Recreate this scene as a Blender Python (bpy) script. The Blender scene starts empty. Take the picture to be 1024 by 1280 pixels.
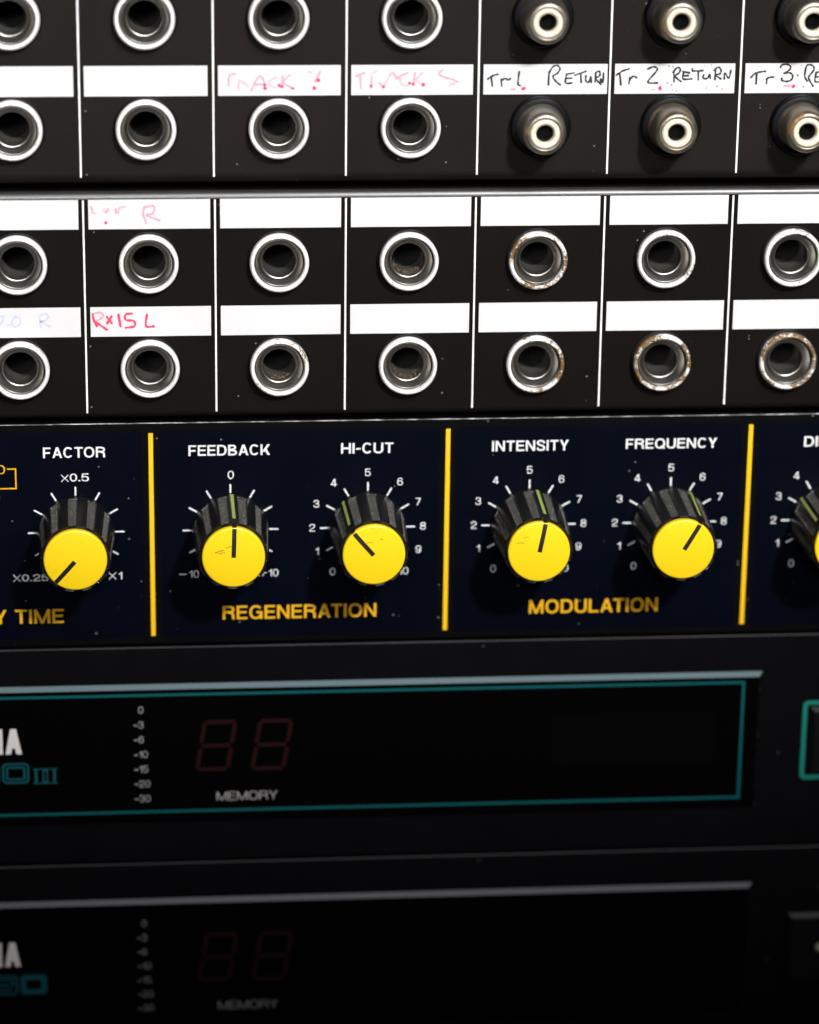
import bpy, bmesh, math, random
from mathutils import Matrix, Vector
random.seed(7)
SC = bpy.context.scene
COL = SC.collection
MM = 0.001

# ------------------------------------------------------------------ camera, light, exposure
# rack coordinates in millimetres: X right, Y down the rack front, h out of the front (towards the viewer)
def P(x, y, h=0.0):
    return Vector((x * MM, -h * MM, -y * MM))

cam_d = bpy.data.cameras.new('camera')
cam = bpy.data.objects.new('camera', cam_d)
COL.objects.link(cam)
SC.camera = cam
RIGHT = Vector((0.9960210645546057, -0.08827433156854393, 0.012234432951165167))
DOWN = Vector((-0.016724643640289177, -0.319995903857428, -0.9472712957804501))
FWD = Vector((0.08753470887947891, 0.9432975479140155, -0.32019901755125735))
cam.matrix_world = Matrix.LocRotScale(Vector((-53.21811e-3, -573.49266e-3, 194.67006e-3)),
    Matrix((RIGHT, -DOWN, -FWD)).transposed().to_quaternion(), None)
cam_d.sensor_fit = 'VERTICAL'
cam_d.sensor_height = 36.0
cam_d.lens = 3933.11 / 1280.0 * 36.0
cam_d.clip_start = 0.01
cam_d.clip_end = 50.0
cam_d.dof.use_dof = True
cam_d.dof.focus_distance = 0.592
cam_d.dof.aperture_fstop = 7.6

world = bpy.data.worlds.new('World')
SC.world = world
world.use_nodes = True
bg = world.node_tree.nodes['Background']
bg.inputs['Color'].default_value = (0.75, 0.85, 1.0, 1)
bg.inputs['Strength'].default_value = 0.004

def area(name, loc, target, sx, sy, power, color, spread):
    l = bpy.data.lights.new(name, 'AREA')
    l.shape = 'RECTANGLE'; l.size = sx; l.size_y = sy
    l.energy = power; l.color = color; l.spread = math.radians(spread)
    o = bpy.data.objects.new(name, l); COL.objects.link(o)
    o.location = loc
    o.rotation_euler = (Vector(target) - Vector(loc)).to_track_quat('-Z', 'Y').to_euler()
    return o

area('sky_window', (0.16, -0.50, 0.80), (0.0, 0.0, 0.19), 0.50, 0.30, 0.16, (0.90, 0.95, 1.0), 26)
area('front_fill', (-0.10, -0.95, 0.42), (0.0, 0.0, 0.08), 0.4, 0.2, 0.16, (1.0, 0.97, 0.94), 20)  # added fill lamp, no known source; lifts the knob shadows

def spot(name, loc, aim, z_full, z_dark, power, radius, color):
    """a focused lamp whose soft edge runs from z_full (still bright) down to z_dark on the rack front"""
    L = Vector(loc); ax = (Vector(aim) - L).normalized()
    co = lambda z: ax.dot((Vector((0.01, 0, z)) - L).normalized())
    c_out, c_in = co(z_dark), co(z_full)
    l = bpy.data.lights.new(name, 'SPOT')
    l.energy = power; l.color = color; l.shadow_soft_size = radius
    l.spot_size = 2 * math.acos(c_out); l.spot_blend = (c_in - c_out) / (1 - c_out)
    o = bpy.data.objects.new(name, l); COL.objects.link(o)
    o.location = loc; o.rotation_euler = ax.to_track_quat('-Z', 'Y').to_euler()
    return o
spot('key_lamp', (0.34, -1.04, 0.82), (0.07, 0.0, 0.34), -0.037, -0.081, 98.0, 0.05, (1.0, 0.98, 0.95))

SC.view_settings.view_transform = 'Standard'
SC.view_settings.look = 'None'
SC.view_settings.exposure = 0.0
SC.view_settings.gamma = 1.0
SC.view_settings.use_curve_mapping = False
SC.cycles.max_bounces = 8

# ------------------------------------------------------------------ materials
def new_mat(name):
    m = bpy.data.materials.new(name); m.use_nodes = True
    nt = m.node_tree
    return m, nt, nt.nodes['Principled BSDF']

def setp(b, **k):
    for n, v in k.items():
        b.inputs[n].default_value = v

def nd(nt, t, **k):
    n = nt.nodes.new(t)
    for a, v in k.items():
        setattr(n, a, v)
    return n

def mixc(nt, fac, a, b):
    m = nd(nt, 'ShaderNodeMix', data_type='RGBA')
    if isinstance(fac, (int, float)): m.inputs[0].default_value = fac
    else: nt.links.new(fac, m.inputs[0])
    for i, v in ((6, a), (7, b)):
        if isinstance(v, tuple): m.inputs[i].default_value = v
        else: nt.links.new(v, m.inputs[i])
    return m.outputs[2]

def ramp(nt, src, lo, hi):
    r = nd(nt, 'ShaderNodeMapRange')
    r.inputs[1].default_value = lo; r.inputs[2].default_value = hi
    nt.links.new(src, r.inputs[0])
    return r.outputs[0]

def noise(nt, scale, detail=3.0, rough=0.5, coord=None):
    n = nd(nt, 'ShaderNodeTexNoise')
    n.inputs['Scale'].default_value = scale; n.inputs['Detail'].default_value = detail
    n.inputs['Roughness'].default_value = rough
    if coord is not None: nt.links.new(coord, n.inputs['Vector'])
    return n.outputs['Fac']

def coords(nt, per_object=False):
    tc = nd(nt, 'ShaderNodeTexCoord')
    c = tc.outputs['Object']
    if per_object:
        oi = nd(nt, 'ShaderNodeObjectInfo')
        mu = nd(nt, 'ShaderNodeMath', operation='MULTIPLY'); mu.inputs[1].default_value = 37.0
        nt.links.new(oi.outputs['Random'], mu.inputs[0])
        ad = nd(nt, 'ShaderNodeVectorMath', operation='ADD')
        nt.links.new(c, ad.inputs[0]); nt.links.new(mu.outputs[0], ad.inputs[1])
        c = ad.outputs[0]
    return c

def dust(nt, c, density=0.985, scale=900.0, size=0.16):
    """small scattered specks: voronoi cells of which only a few carry a speck"""
    v = nd(nt, 'ShaderNodeTexVoronoi', feature='F1'); v.inputs['Scale'].default_value = scale
    nt.links.new(c, v.inputs['Vector'])
    near = nd(nt, 'ShaderNodeMath', operation='LESS_THAN'); near.inputs[1].default_value = size
    nt.links.new(v.outputs['Distance'], near.inputs[0])
    sep = nd(nt, 'ShaderNodeSeparateColor'); nt.links.new(v.outputs['Color'], sep.inputs[0])
    few = nd(nt, 'ShaderNodeMath', operation='GREATER_THAN'); few.inputs[1].default_value = density
    nt.links.new(sep.outputs[0], few.inputs[0])
    m = nd(nt, 'ShaderNodeMath', operation='MULTIPLY')
    nt.links.new(near.outputs[0], m.inputs[0]); nt.links.new(few.outputs[0], m.inputs[1])
    m2 = nd(nt, 'ShaderNodeMath', operation='MULTIPLY')
    nt.links.new(m.outputs[0], m2.inputs[0]); nt.links.new(sep.outputs[1], m2.inputs[1])
    return m2.outputs[0]

def bump(nt, b, src, strength, dist):
    n = nd(nt, 'ShaderNodeBump'); n.inputs['Strength'].default_value = strength
    n.inputs['Distance'].default_value = dist
    nt.links.new(src, n.inputs['Height']); nt.links.new(n.outputs[0], b.inputs['Normal'])

def painted(name, col, rough, spec=0.5, grain=2500.0, gstr=0.25, dustcol=(0.17, 0.16, 0.15, 1), dens=0.95, blotch=0.35):
    m, nt, b = new_mat(name)
    c = coords(nt)
    bl = noise(nt, 45.0, 5.0, 0.6, c)
    dark = tuple(v * (1 - blotch) for v in col[:3]) + (1,)
    lite = tuple(v * (1 + blotch) for v in col[:3]) + (1,)
    base = mixc(nt, bl, dark, lite)
    sp = dust(nt, c, dens)
    gr = nd(nt, 'ShaderNodeMapRange'); gr.inputs[1].default_value = 0.3; gr.inputs[2].default_value = 0.7; gr.inputs[3].default_value = 1 - 0.8 * blotch; gr.inputs[4].default_value = 1 + 0.8 * blotch
    nt.links.new(noise(nt, 2200.0, 2.0, 0.6, c), gr.inputs[0])
    vm = nd(nt, 'ShaderNodeVectorMath', operation='SCALE'); nt.links.new(base, vm.inputs[0]); nt.links.new(gr.outputs[0], vm.inputs['Scale'])
    base = mixc(nt, sp, vm.outputs[0], dustcol)
    sp2 = dust(nt, c, 0.9935, 330.0, 0.11)
    base = mixc(nt, sp2, base, dustcol)
    nt.links.new(base, b.inputs['Base Color'])
    r = nd(nt, 'ShaderNodeMapRange'); r.inputs[3].default_value = rough - 0.07; r.inputs[4].default_value = rough + 0.1
    nt.links.new(noise(nt, 120.0, 4.0, 0.6, c), r.inputs[0]); nt.links.new(r.outputs[0], b.inputs['Roughness'])
    setp(b, **{'Specular IOR Level': spec})
    bump(nt, b, noise(nt, grain, 2.0, 0.5, c), gstr, 0.00004)
    return m

def plain(name, col, rough=0.5, spec=0.5, metal=0.0):
    m, nt, b = new_mat(name)
    setp(b, **{'Base Color': col + (1,), 'Roughness': rough, 'Specular IOR Level': spec, 'Metallic': metal})
    return m

def ink(name, col, worn=0.0, wcol=(0.02, 0.02, 0.03)):
    m, nt, b = new_mat(name)
    c = coords(nt)
    n = noise(nt, 700.0, 4.0, 0.7, c)
    f = ramp(nt, n, 0.62 - worn * 0.2, 0.75)
    base = mixc(nt, f, col + (1,), tuple(x * (1 - worn) + y * worn for x, y in zip(col, wcol)) + (1,))
    nt.links.new(base, b.inputs['Base Color'])
    setp(b, Roughness=0.55, **{'Specular IOR Level': 0.3})
    return m

def nickel(name, rust=0.0, c0=(0.86, 0.84, 0.81, 1), c1=(0.96, 0.95, 0.93, 1), metal=0.18):
    m, nt, b = new_mat(name)
    c = coords(nt, True)
    n = noise(nt, 300.0, 5.0, 0.65, c)
    base = mixc(nt, n, c0, c1)
    ro = nd(nt, 'ShaderNodeMapRange'); ro.inputs[3].default_value = 0.33; ro.inputs[4].default_value = 0.50
    nt.links.new(n, ro.inputs[0])
    big = noise(nt, 190.0, 2.0, 0.5, c)
    fine = noise(nt, 1500.0, 5.0, 0.75, c)
    mu = nd(nt, 'ShaderNodeMath', operation='MULTIPLY'); nt.links.new(big, mu.inputs[0]); nt.links.new(fine, mu.inputs[1])
    f = ramp(nt, mu.outputs[0], 0.385 - 0.115 * rust, 0.44 - 0.115 * rust)
    fr = mixc(nt, fine, (0.014, 0.008, 0.004, 1), (0.28, 0.15, 0.045, 1))
    base = mixc(nt, f, base, fr)
    nt.links.new(base, b.inputs['Base Color'])
    me = nd(nt, 'ShaderNodeMapRange'); me.inputs[3].default_value = metal; me.inputs[4].default_value = 0.05
    nt.links.new(f, me.inputs[0]); nt.links.new(me.outputs[0], b.inputs['Metallic'])
    nt.links.new(ro.outputs[0], b.inputs['Roughness'])
    bump(nt, b, fine, 0.12, 0.00006)
    return m

def worn_edge(name, base_col, bare=(0.55, 0.56, 0.6), lo=0.42, hi=0.55):
    m, nt, b = new_mat(name)
    c = coords(nt)
    mp = nd(nt, 'ShaderNodeMapping'); mp.inputs['Scale'].default_value = (260, 1500, 1500)
    nt.links.new(c, mp.inputs['Vector'])
    f = ramp(nt, noise(nt, 1.0, 5.0, 0.7, mp.outputs[0]), lo, hi)
    nt.links.new(mixc(nt, f, base_col + (1,), bare + (1,)), b.inputs['Base Color'])
    me = nd(nt, 'ShaderNodeMapRange'); me.inputs[4].default_value = 0.5
    nt.links.new(f, me.inputs[0]); nt.links.new(me.outputs[0], b.inputs['Metallic'])
    setp(b, Roughness=0.4)
    return m

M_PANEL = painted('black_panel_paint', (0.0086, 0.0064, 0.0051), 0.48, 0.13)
M_EDGE = painted('rolled_panel_edge', (0.022, 0.021, 0.021), 0.36, 0.9, 1500.0, 0.2, (0.03, 0.03, 0.03, 1), 0.985, 0.25)  # top edges only: light caught from above put into a lighter base
M_PANEL_LOW = painted('black_panel_paint_shaded', (0.0045, 0.0032, 0.0026), 0.5, 0.09)  # darker copy of the panel paint; weaker sheen is put into its colour
M_DELAY = painted('black_faceplate', (0.0016, 0.0016, 0.0019), 0.5, 0.07)
M_DELAY_EDGE = worn_edge('scratched_edge', (0.015, 0.015, 0.017), (0.42, 0.42, 0.46), 0.44, 0.66)
M_NAVY = painted('navy_field', (0.0004, 0.0013, 0.0048), 0.42, 0.08, 1800.0, 0.12)
M_UNIT = painted('charcoal_anodised', (0.0025, 0.0025, 0.0036), 0.46, 0.08, 3500.0, 0.3, (0.09, 0.09, 0.09, 1), 0.99)
M_UNIT_EDGE = plain('charcoal_edge', (0.022, 0.022, 0.025), 0.45, 0.25)
M_ACRYLIC = plain('smoked_acrylic', (0.0012, 0.0012, 0.0013), 0.12, 0.25)
M_SCUFF = worn_edge('scuffed_acrylic_edge', (0.002, 0.002, 0.002), (0.16, 0.15, 0.13), 0.60, 0.72)
M_LCD = plain('dark_display', (0.0013, 0.0013, 0.0014), 0.25, 0.25)
M_SEG = plain('unlit_red_segment', (0.015, 0.0014, 0.0024), 0.5, 0.2)
M_METER = plain('unlit_meter_segment', (0.0006, 0.0008, 0.0008), 0.25, 0.25)
M_CHAMFER = plain('lit_acrylic_edge', (0.11, 0.16, 0.18), 0.4, 0.35)  # top chamfer: reflected light painted as a pale base; teal tint is the acrylic's
M_STRIP = painted('white_write_on_strip', (0.61, 0.61, 0.625), 0.5, 0.4, 1200.0, 0.05, (0.35, 0.33, 0.3, 1), 0.997, 0.02)
M_LINE = ink('white_line', (0.80, 0.80, 0.82))
M_WHITE = ink('white_legend', (0.74, 0.74, 0.76), 0.12)
M_AMBER = ink('amber_legend', (0.76, 0.40, 0.006), 0.08)
M_YELLOWLINE = ink('yellow_line', (0.85, 0.50, 0.005), 0.1)
M_GREYTXT = ink('grey_legend', (0.40, 0.38, 0.38), 0.1)
M_LOGO = ink('silver_legend', (0.70, 0.66, 0.65), 0.1)
M_TEAL = plain('teal_legend', (0.002, 0.090, 0.100), 0.5, 0.25)
M_TEAL2 = plain('dark_teal_legend', (0.003, 0.070, 0.085), 0.5, 0.3)
M_INK = plain('black_marker', (0.012, 0.012, 0.015), 0.5)
M_PINK = plain('faded_pink_marker', (0.60, 0.30, 0.37), 0.6)
M_FAINT = plain('faint_pink_marker', (0.58, 0.40, 0.45), 0.6)
M_RED = plain('red_marker', (0.70, 0.05, 0.12), 0.5)
M_BLUE = plain('faint_blue_marker', (0.48, 0.50, 0.64), 0.6)
M_DIRT = plain('brown_dirt', (0.20, 0.14, 0.09), 0.9, 0.1)
M_NICKEL = nickel('nickel', 0.0)
M_NICKEL_SPOT = nickel('spotted_nickel', 0.7)
M_NICKEL_RUST = nickel('rusty_nickel', 1.42)
M_BARREL = plain('dull_barrel', (0.29, 0.278, 0.26), 0.33, 0.5, 1.0)
M_BORE = plain('dark_bore', (0.10, 0.095, 0.085), 0.4, 0.4, 0.7)
M_BORE_END = plain('deep_bore_shade', (0.01, 0.01, 0.01), 0.8, 0.2)  # near-black colour stands in for shade deep inside bores and sleeves
M_BLACK = plain('black_plastic', (0.004, 0.004, 0.0045), 0.4, 0.25)
M_WASHER = plain('black_collar', (0.003, 0.003, 0.004), 0.42, 0.12)
M_SHELL = nickel('tarnished_shell', 0.45, (0.17, 0.155, 0.13, 1), (0.40, 0.37, 0.32, 1), 0.95)
M_SHELL_RUST = nickel('rusty_shell', 0.9, (0.16, 0.14, 0.11, 1), (0.38, 0.34, 0.27, 1), 0.95)
M_IVORY = plain('ivory_insulator', (0.66, 0.60, 0.49), 0.45, 0.35)

def knob_plastic(name, col, rough, grain, dustcol, lo):
    m, nt, b = new_mat(name)
    c = coords(nt, True)
    f = ramp(nt, noise(nt, 1900.0, 4.0, 0.8, c), lo, lo + 0.12)
    nt.links.new(mixc(nt, f, col + (1,), dustcol + (1,)), b.inputs['Base Color'])
    setp(b, Roughness=rough)
    bump(nt, b, noise(nt, 3500.0, 2.0, 0.6, c), grain, 0.00006)
    return m
M_SMOOTH = knob_plastic('knob_smooth_plastic', (0.004, 0.004, 0.0045), 0.34, 0.15, (0.25, 0.24, 0.23), 0.64)
M_RIB = knob_plastic('knob_ribbed_plastic', (0.075, 0.072, 0.066), 0.75, 1.0, (0.45, 0.43, 0.39), 0.555)

def cap_mat(name, col, smudge):
    m, nt, b = new_mat(name)
    c = coords(nt, True)
    f = ramp(nt, noise(nt, 260.0, 5.0, 0.65, c), 0.64, 0.80)
    k = nd(nt, 'ShaderNodeMath', operation='MULTIPLY'); k.inputs[1].default_value = 0.55
    nt.links.new(f, k.inputs[0])
    nt.links.new(mixc(nt, k.outputs[0], col + (1,), smudge + (1,)), b.inputs['Base Color'])
    setp(b, Roughness=0.34, **{'Specular IOR Level': 0.5})
    bump(nt, b, noise(nt, 500.0, 3.0, 0.5, c), 0.06, 0.00005)
    return m
M_CAP = cap_mat('yellow_cap', (0.90, 0.62, 0.010), (0.55, 0.30, 0.01))
M_GREEN = plain('green_pointer_paint', (0.30, 0.37, 0.09), 0.5)
M_GROOVE = plain('black_pointer', (0.006, 0.006, 0.006), 0.5)
M_WALL = plain('dark_wall', (0.006, 0.006, 0.006), 0.9, 0.1)

# ------------------------------------------------------------------ helpers
def link(name, me, parent=None, loc=(0, 0, 0)):
    o = bpy.data.objects.new(name, me); COL.objects.link(o)
    if parent is not None: o.parent = parent
    o.location = loc
    return o

def root(name, x, y, label, cat):
    o = bpy.data.objects.new(name, None); COL.objects.link(o)
    o.empty_display_size = 0.02
    o.location = P(x, y); o['label'] = label; o['category'] = cat
    return o

class Msh:
    """collects polygons given in (x, y, h) millimetres relative to an origin"""
    def __init__(s, ox=0.0, oy=0.0, oh=0.0):
        s.v = []; s.f = []; s.mi = []; s.sm = []; s.o = (ox, oy, oh)
    def pts(s, l):
        n = len(s.v)
        s.v += [P(x - s.o[0], y - s.o[1], h - s.o[2]) for x, y, h in l]
        return list(range(n, n + len(l)))
    def poly(s, l, mi=0, smooth=False):
        s.f.append(s.pts(l)); s.mi.append(mi); s.sm.append(smooth)
    def face(s, idx, mi=0, smooth=False):
        s.f.append(list(idx)); s.mi.append(mi); s.sm.append(smooth)
    def rect(s, x0, y0, x1, y1, h, mi=0):
        s.poly([(x0, y1, h), (x1, y1, h), (x1, y0, h), (x0, y0, h)], mi)
    def slab(s, x0, y0, x1, y1, h0, h1, mi=0):
        a = s.pts([(x0, y1, h0), (x1, y1, h0), (x1, y0, h0), (x0, y0, h0)])
        b = s.pts([(x0, y1, h1), (x1, y1, h1), (x1, y0, h1), (x0, y0, h1)])
        s.face(b, mi); s.face(a[::-1], mi)
        for i in range(4):
            j = (i + 1) % 4
            s.face([a[i], a[j], b[j], b[i]], mi)
    def lathe(s, prof, x=0.0, y=0.0, seg=48, mi=None, close_top=False, close_bottom=False):
        """prof: list of (radius, h), walking from outside base to the inside"""
        rings = []
        for r, h in prof:
            rings.append(s.pts([(x + r * math.cos(2 * math.pi * k / seg), y + r * math.sin(2 * math.pi * k / seg), h) for k in range(seg)]))
        for i in range(len(rings) - 1):
            m = mi[i] if mi else 0
            for k in range(seg):
                q = (k + 1) % seg
                s.face([rings[i][q], rings[i][k], rings[i + 1][k], rings[i + 1][q]], m, True)
        if close_top: s.face(rings[-1][::-1], mi[-1] if mi else 0, False)
        if close_bottom: s.face(rings[0], mi[0] if mi else 0, False)
    def ribbon(s, pts, w, h, mi=0, cap=True):
        """a flat brush stroke"""
        p = [Vector(q) for q in smooth_path(pts)]
        n = len(p)
        L, R = [], []
        for i in range(n):
            d = (p[min(i + 1, n - 1)] - p[max(i - 1, 0)])
            d = d.normalized() if d.length > 1e-9 else Vector((1, 0))
            nn = Vector((-d.y, d.x)); ww = w * 0.5 * (0.86 + 0.22 * math.sin(i * 1.7 + pts[0][0]))
            L.append(p[i] + nn * ww); R.append(p[i] - nn * ww)
        for i in range(n - 1):
            s.poly([(L[i].x, L[i].y, h), (L[i + 1].x, L[i + 1].y, h), (R[i + 1].x, R[i + 1].y, h), (R[i].x, R[i].y, h)], mi)
        if cap:
            for e in (0, n - 1): s.disc(p[e].x, p[e].y, w * 0.46, h + 0.004, mi)
    def disc(s, x, y, r, h, mi=0, seg=12, wob=0.0):
        s.poly([(x + r * (1 + wob * random.uniform(-1, 1)) * math.cos(-2 * math.pi * k / seg), y + r * (1 + wob * random.uniform(-1, 1)) * math.sin(-2 * math.pi * k / seg), h) for k in range(seg)], mi)
    def mesh(s, name, mats):
        me = bpy.data.meshes.new(name)
        me.from_pydata(s.v, [], s.f)
        for m in (mats if isinstance(mats, (list, tuple)) else [mats]): me.materials.append(m)
        for p, m, q in zip(me.polygons, s.mi, s.sm):
            p.material_index = m; p.use_smooth = q
        me.validate(); me.update()
        return me
    def build(s, name, mats, parent=None, loc=(0, 0, 0)):
        return link(name, s.mesh(name, mats), parent, loc)

def smooth_path(pts, k=4):
    if len(pts) < 3: return list(pts)
    out = []
    q = [pts[0]] + list(pts) + [pts[-1]]
    for i in range(1, len(q) - 2):
        p0, p1, p2, p3 = q[i - 1], q[i], q[i + 1], q[i + 2]
        for j in range(k):
            t = j / k
            out.append(tuple(0.5 * (2 * p1[a] + (p2[a] - p0[a]) * t + (2 * p0[a] - 5 * p1[a] + 4 * p2[a] - p3[a]) * t * t + (3 * p1[a] - p0[a] - 3 * p2[a] + p3[a]) * t ** 3) for a in (0, 1)))
    out.append(tuple(pts[-1]))
    return out

# ------------------------------------------------------------------ lettering: a plain sans-serif drawn from strokes
def _ell(cx, cy, rx, ry, a0, a1, n=22, p=2.25):
    out = []
    for i in range(n + 1):
        t = math.radians(a0 + (a1 - a0) * i / n); c, s_ = math.cos(t), math.sin(t)
        out.append((cx + rx * math.copysign(abs(c) ** (2 / p), c), cy + ry * math.copysign(abs(s_) ** (2 / p), s_)))
    return out

def glyph(ch, w):
    """strokes of one character in a unit cap height: list of ('q', four corners) or ('s', centre line), and its width"""
    W = {'A': .72, 'B': .66, 'C': .70, 'D': .70, 'E': .60, 'F': .57, 'G': .75, 'H': .70, 'I': w, 'L': .56, 'M': .84, 'N': .70, 'O': .77,
         'Q': .77, 'R': .68, 'S': .64, 'T': .62, 'U': .69, 'V': .68, 'X': .68, 'Y': .68, 'K': .70, 'P': .64, 'Z': .62, '-': .36, '.': w * 1.1,
         '1': .36 + w * .4, '4': .58, '7': .53}.get(ch, .55)
    W *= 1.0 if ch in 'I.1-' else (1.24 if ch.isdigit() else 1.13)
    l = w / 2; T = 1 - l; R = W - l; h = w * .92; hl = h / 2
    V = lambda x, y0=0.0, y1=1.0: ('q', [(x, y0), (x + w, y0), (x + w, y1), (x, y1)])
    Hh = lambda y, x0, x1: ('q', [(x0, y), (x1, y), (x1, y + h), (x0, y + h)])
    Q = lambda x0, y0, x1, y1, k=1.08: ('q', [(x0, y0), (x0 + w * k, y0), (x1 + w * k, y1), (x1, y1)])
    S = lambda pts: ('s', pts)
    P_ = lambda pts: ('s', smooth_path(pts, 6))
    g = []
    if ch == 'A': g = [Q(0, 0, W / 2 - w * .56, 1), Q(W - w * 1.08, 0, W / 2 - w * .52, 1), Hh(.23, W * .2, W * .8)]
    elif ch == 'B': g = [V(0), S([(w * .5, 1 - hl)] + _ell(W - .26 - l, .755, .245 - l + .015, .245 - hl, 90, -90, 14) + [(w * .5, .51)]), S([(w * .5, .52)] + _ell(W - .28 - l, .265, .28, .265 - hl, 90, -90, 14) + [(w * .5, hl)])]
    elif ch == 'C': g = [S(_ell(W / 2 + .01, .5, W / 2 - l, .5 - hl + .012, 38, 322, 26))]
    elif ch == 'D': g = [V(0), S([(w * .5, 1 - hl)] + _ell(W - .36 - l, .5, .36, .5 - hl, 90, -90, 20, 2.4) + [(w * .5, hl)])]
    elif ch == 'E': g = [V(0), Hh(0, w * .5, W), Hh(1 - h, w * .5, W), Hh(.5 - hl + .02, w * .5, W - .04)]
    elif ch == 'F': g = [V(0), Hh(1 - h, w * .5, W), Hh(.48 - hl, w * .5, W - .06)]
    elif ch == 'G': g = [S(_ell(W / 2, .5, W / 2 - l, .5 - hl + .012, 38, 338, 26)), V(W - w, 0.0, .50), Hh(.42, W * .54, W)]
    elif ch == 'H': g = [V(0), V(W - w), Hh(.5 - hl + .01, w * .5, W - w * .5)]
    elif ch == 'I': g = [V(0)]
    elif ch == 'K': g = [V(0), Q(w * .7, .30, W - w * 1.25, 1, 1.3), Q(W - w * 1.3, 0, W * .36, .58, 1.25)]
    elif ch == 'L': g = [V(0), Hh(0, w * .5, W)]
    elif ch == 'M': g = [V(0), V(W - w), Q(W / 2 - w * .5, 0, 0, 1, 1.0), Q(W / 2 - w * .5, 0, W - w, 1, 1.0)]
    elif ch == 'N': g = [V(0), V(W - w), Q(W - w * 1.05, 0, 0, 1, 1.08)]
    elif ch in 'OQ':
        g = [S(_ell(W / 2, .5, W / 2 - l, .5 - hl + .012, 0, 360, 36))]
        if ch == 'Q': g.append(('q', [(W * .52, .24), (W * .52 + w * .75, .31), (W + .01, .03), (W - w * .62, -.05)]))
    elif ch == 'P': g = [V(0), S([(w * .5, 1 - hl)] + _ell(W - .28 - l, .71, .28, .29 - hl, 90, -90, 14) + [(w * .5, .42 + hl)])]
    elif ch == 'R': g = [V(0), S([(w * .5, 1 - hl)] + _ell(W - .27 - l, .73, .26, .27 - hl, 90, -90, 14) + [(w * .5, .46 + hl)]), P_([(W * .5, .50), (W * .74, .47), (W - l - .03, .34), (W - l - .015, .15), (W - l + .015, 0)])]
    elif ch == 'S': g = [P_([(R - .01, .70), (R - .06, .87), (W * .5, 1 - hl + .01), (l + .06, .89), (l + .01, .74), (l + .09, .60), (W * .5, .52), (R - .09, .43), (R, .28), (R - .06, .11), (W * .5, hl - .01), (l + .06, .12), (l, .30)])]
    elif ch == 'T': g = [V(W / 2 - l), Hh(1 - h, 0, W)]
    elif ch == 'U': g = [S([(l, 1.0)] + [(l, .5)] + _ell(W / 2, .33, W / 2 - l, .33 - hl + .01, 180, 360, 20) + [(R, .5), (R, 1.0)])]
    elif ch == 'V': g = [Q(W / 2 - w * .54, 0, 0, 1), Q(W / 2 - w * .54, 0, W - w * 1.08, 1)]
    elif ch == 'X': g = [Q(0, 0, W - w * 1.2, 1, 1.2), Q(W - w * 1.2, 0, 0, 1, 1.2)]
    elif ch == 'Y': g = [V(W / 2 - l, 0, .46), Q(W / 2 - w * .55, .40, 0, 1, 1.15), Q(W / 2 - w * .6, .40, W - w * 1.15, 1, 1.15)]
    elif ch == 'Z': g = [Hh(0, 0, W), Hh(1 - h, 0, W), Q(0, h * .5, W - w * 1.3, 1 - h * .5, 1.3)]
    elif ch == '-': g = [Hh(.36, 0, W)]
    elif ch == '.': g = [('q', [(0, 0), (W, 0), (W, w * 1.1), (0, w * 1.1)])]
    elif ch == '0': g = [S(_ell(W / 2, .5, W / 2 - l, .5 - hl + .01, 0, 360, 34))]
    elif ch == '1': g = [V(W - w), ('q', [(0, .68), (W - w * .5, .68), (W - w * .5, .68 + h * .85), (0, .68 + h * .85)]), ('q', [(W * .42, .75), (W - w * .4, .75), (W - w * .4, 1), (W - w * .85, 1)])]
    elif ch == '2': g = [P_([(l, .66), (l + .05, .88), (W / 2, 1 - hl + .01), (R - .05, .88), (R, .71), (R - .08, .54), (W * .46, .37), (l + .06, .22), (l + .01, hl)]), Hh(0, l * .4, W)]
    elif ch == '3': g = [P_([(l, .72), (l + .06, .90), (W / 2, 1 - hl + .01), (R - .07, .89), (R - .02, .74), (R - .09, .59), (W * .42, .53)]), P_([(W * .42, .53), (R - .07, .47), (R, .28), (R - .06, .10), (W / 2, hl - .01), (l + .05, .12), (l, .30)])]
    elif ch == '4': g = [V(W * .62), Hh(.21, 0, W), Q(0, .24, W * .60 - w * .3, 1, 1.15)]
    elif ch == '5': g = [Hh(1 - h, w * .5, W - .03), Q(0, .44, w * .42, 1, .95), P_([(l * .9, .48), (W * .26, .60), (W * .55, .635 - hl + .03), (R - .05, .52), (R, .32), (R - .06, .11), (W / 2, hl - .01), (l + .05, .11), (l, .28)])]
    elif ch in '69':
        a = [S(_ell(W / 2, .325, W / 2 - l, .325 - hl + .01, 0, 360, 28)), P_([(R - .02, .74), (R - .08, .90), (W * .53, 1 - hl + .01), (l + .08, .86), (l + .01, .62), (l, .36)])]
        g = a if ch == '6' else [(k, [(W - x, 1 - y) for x, y in pts]) for k, pts in a]
    elif ch == '7': g = [Hh(1 - h, 0, W), Q(W * .2, 0, W - w * 1.15, 1 - h * .5, 1.15)]
    elif ch == '8': g = [S(_ell(W / 2, .755, W / 2 - l - .02, .25 - hl, 0, 360, 28)), S(_ell(W / 2, .285, W / 2 - l, .29 - hl, 0, 360, 28))]
    return g, W

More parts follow.
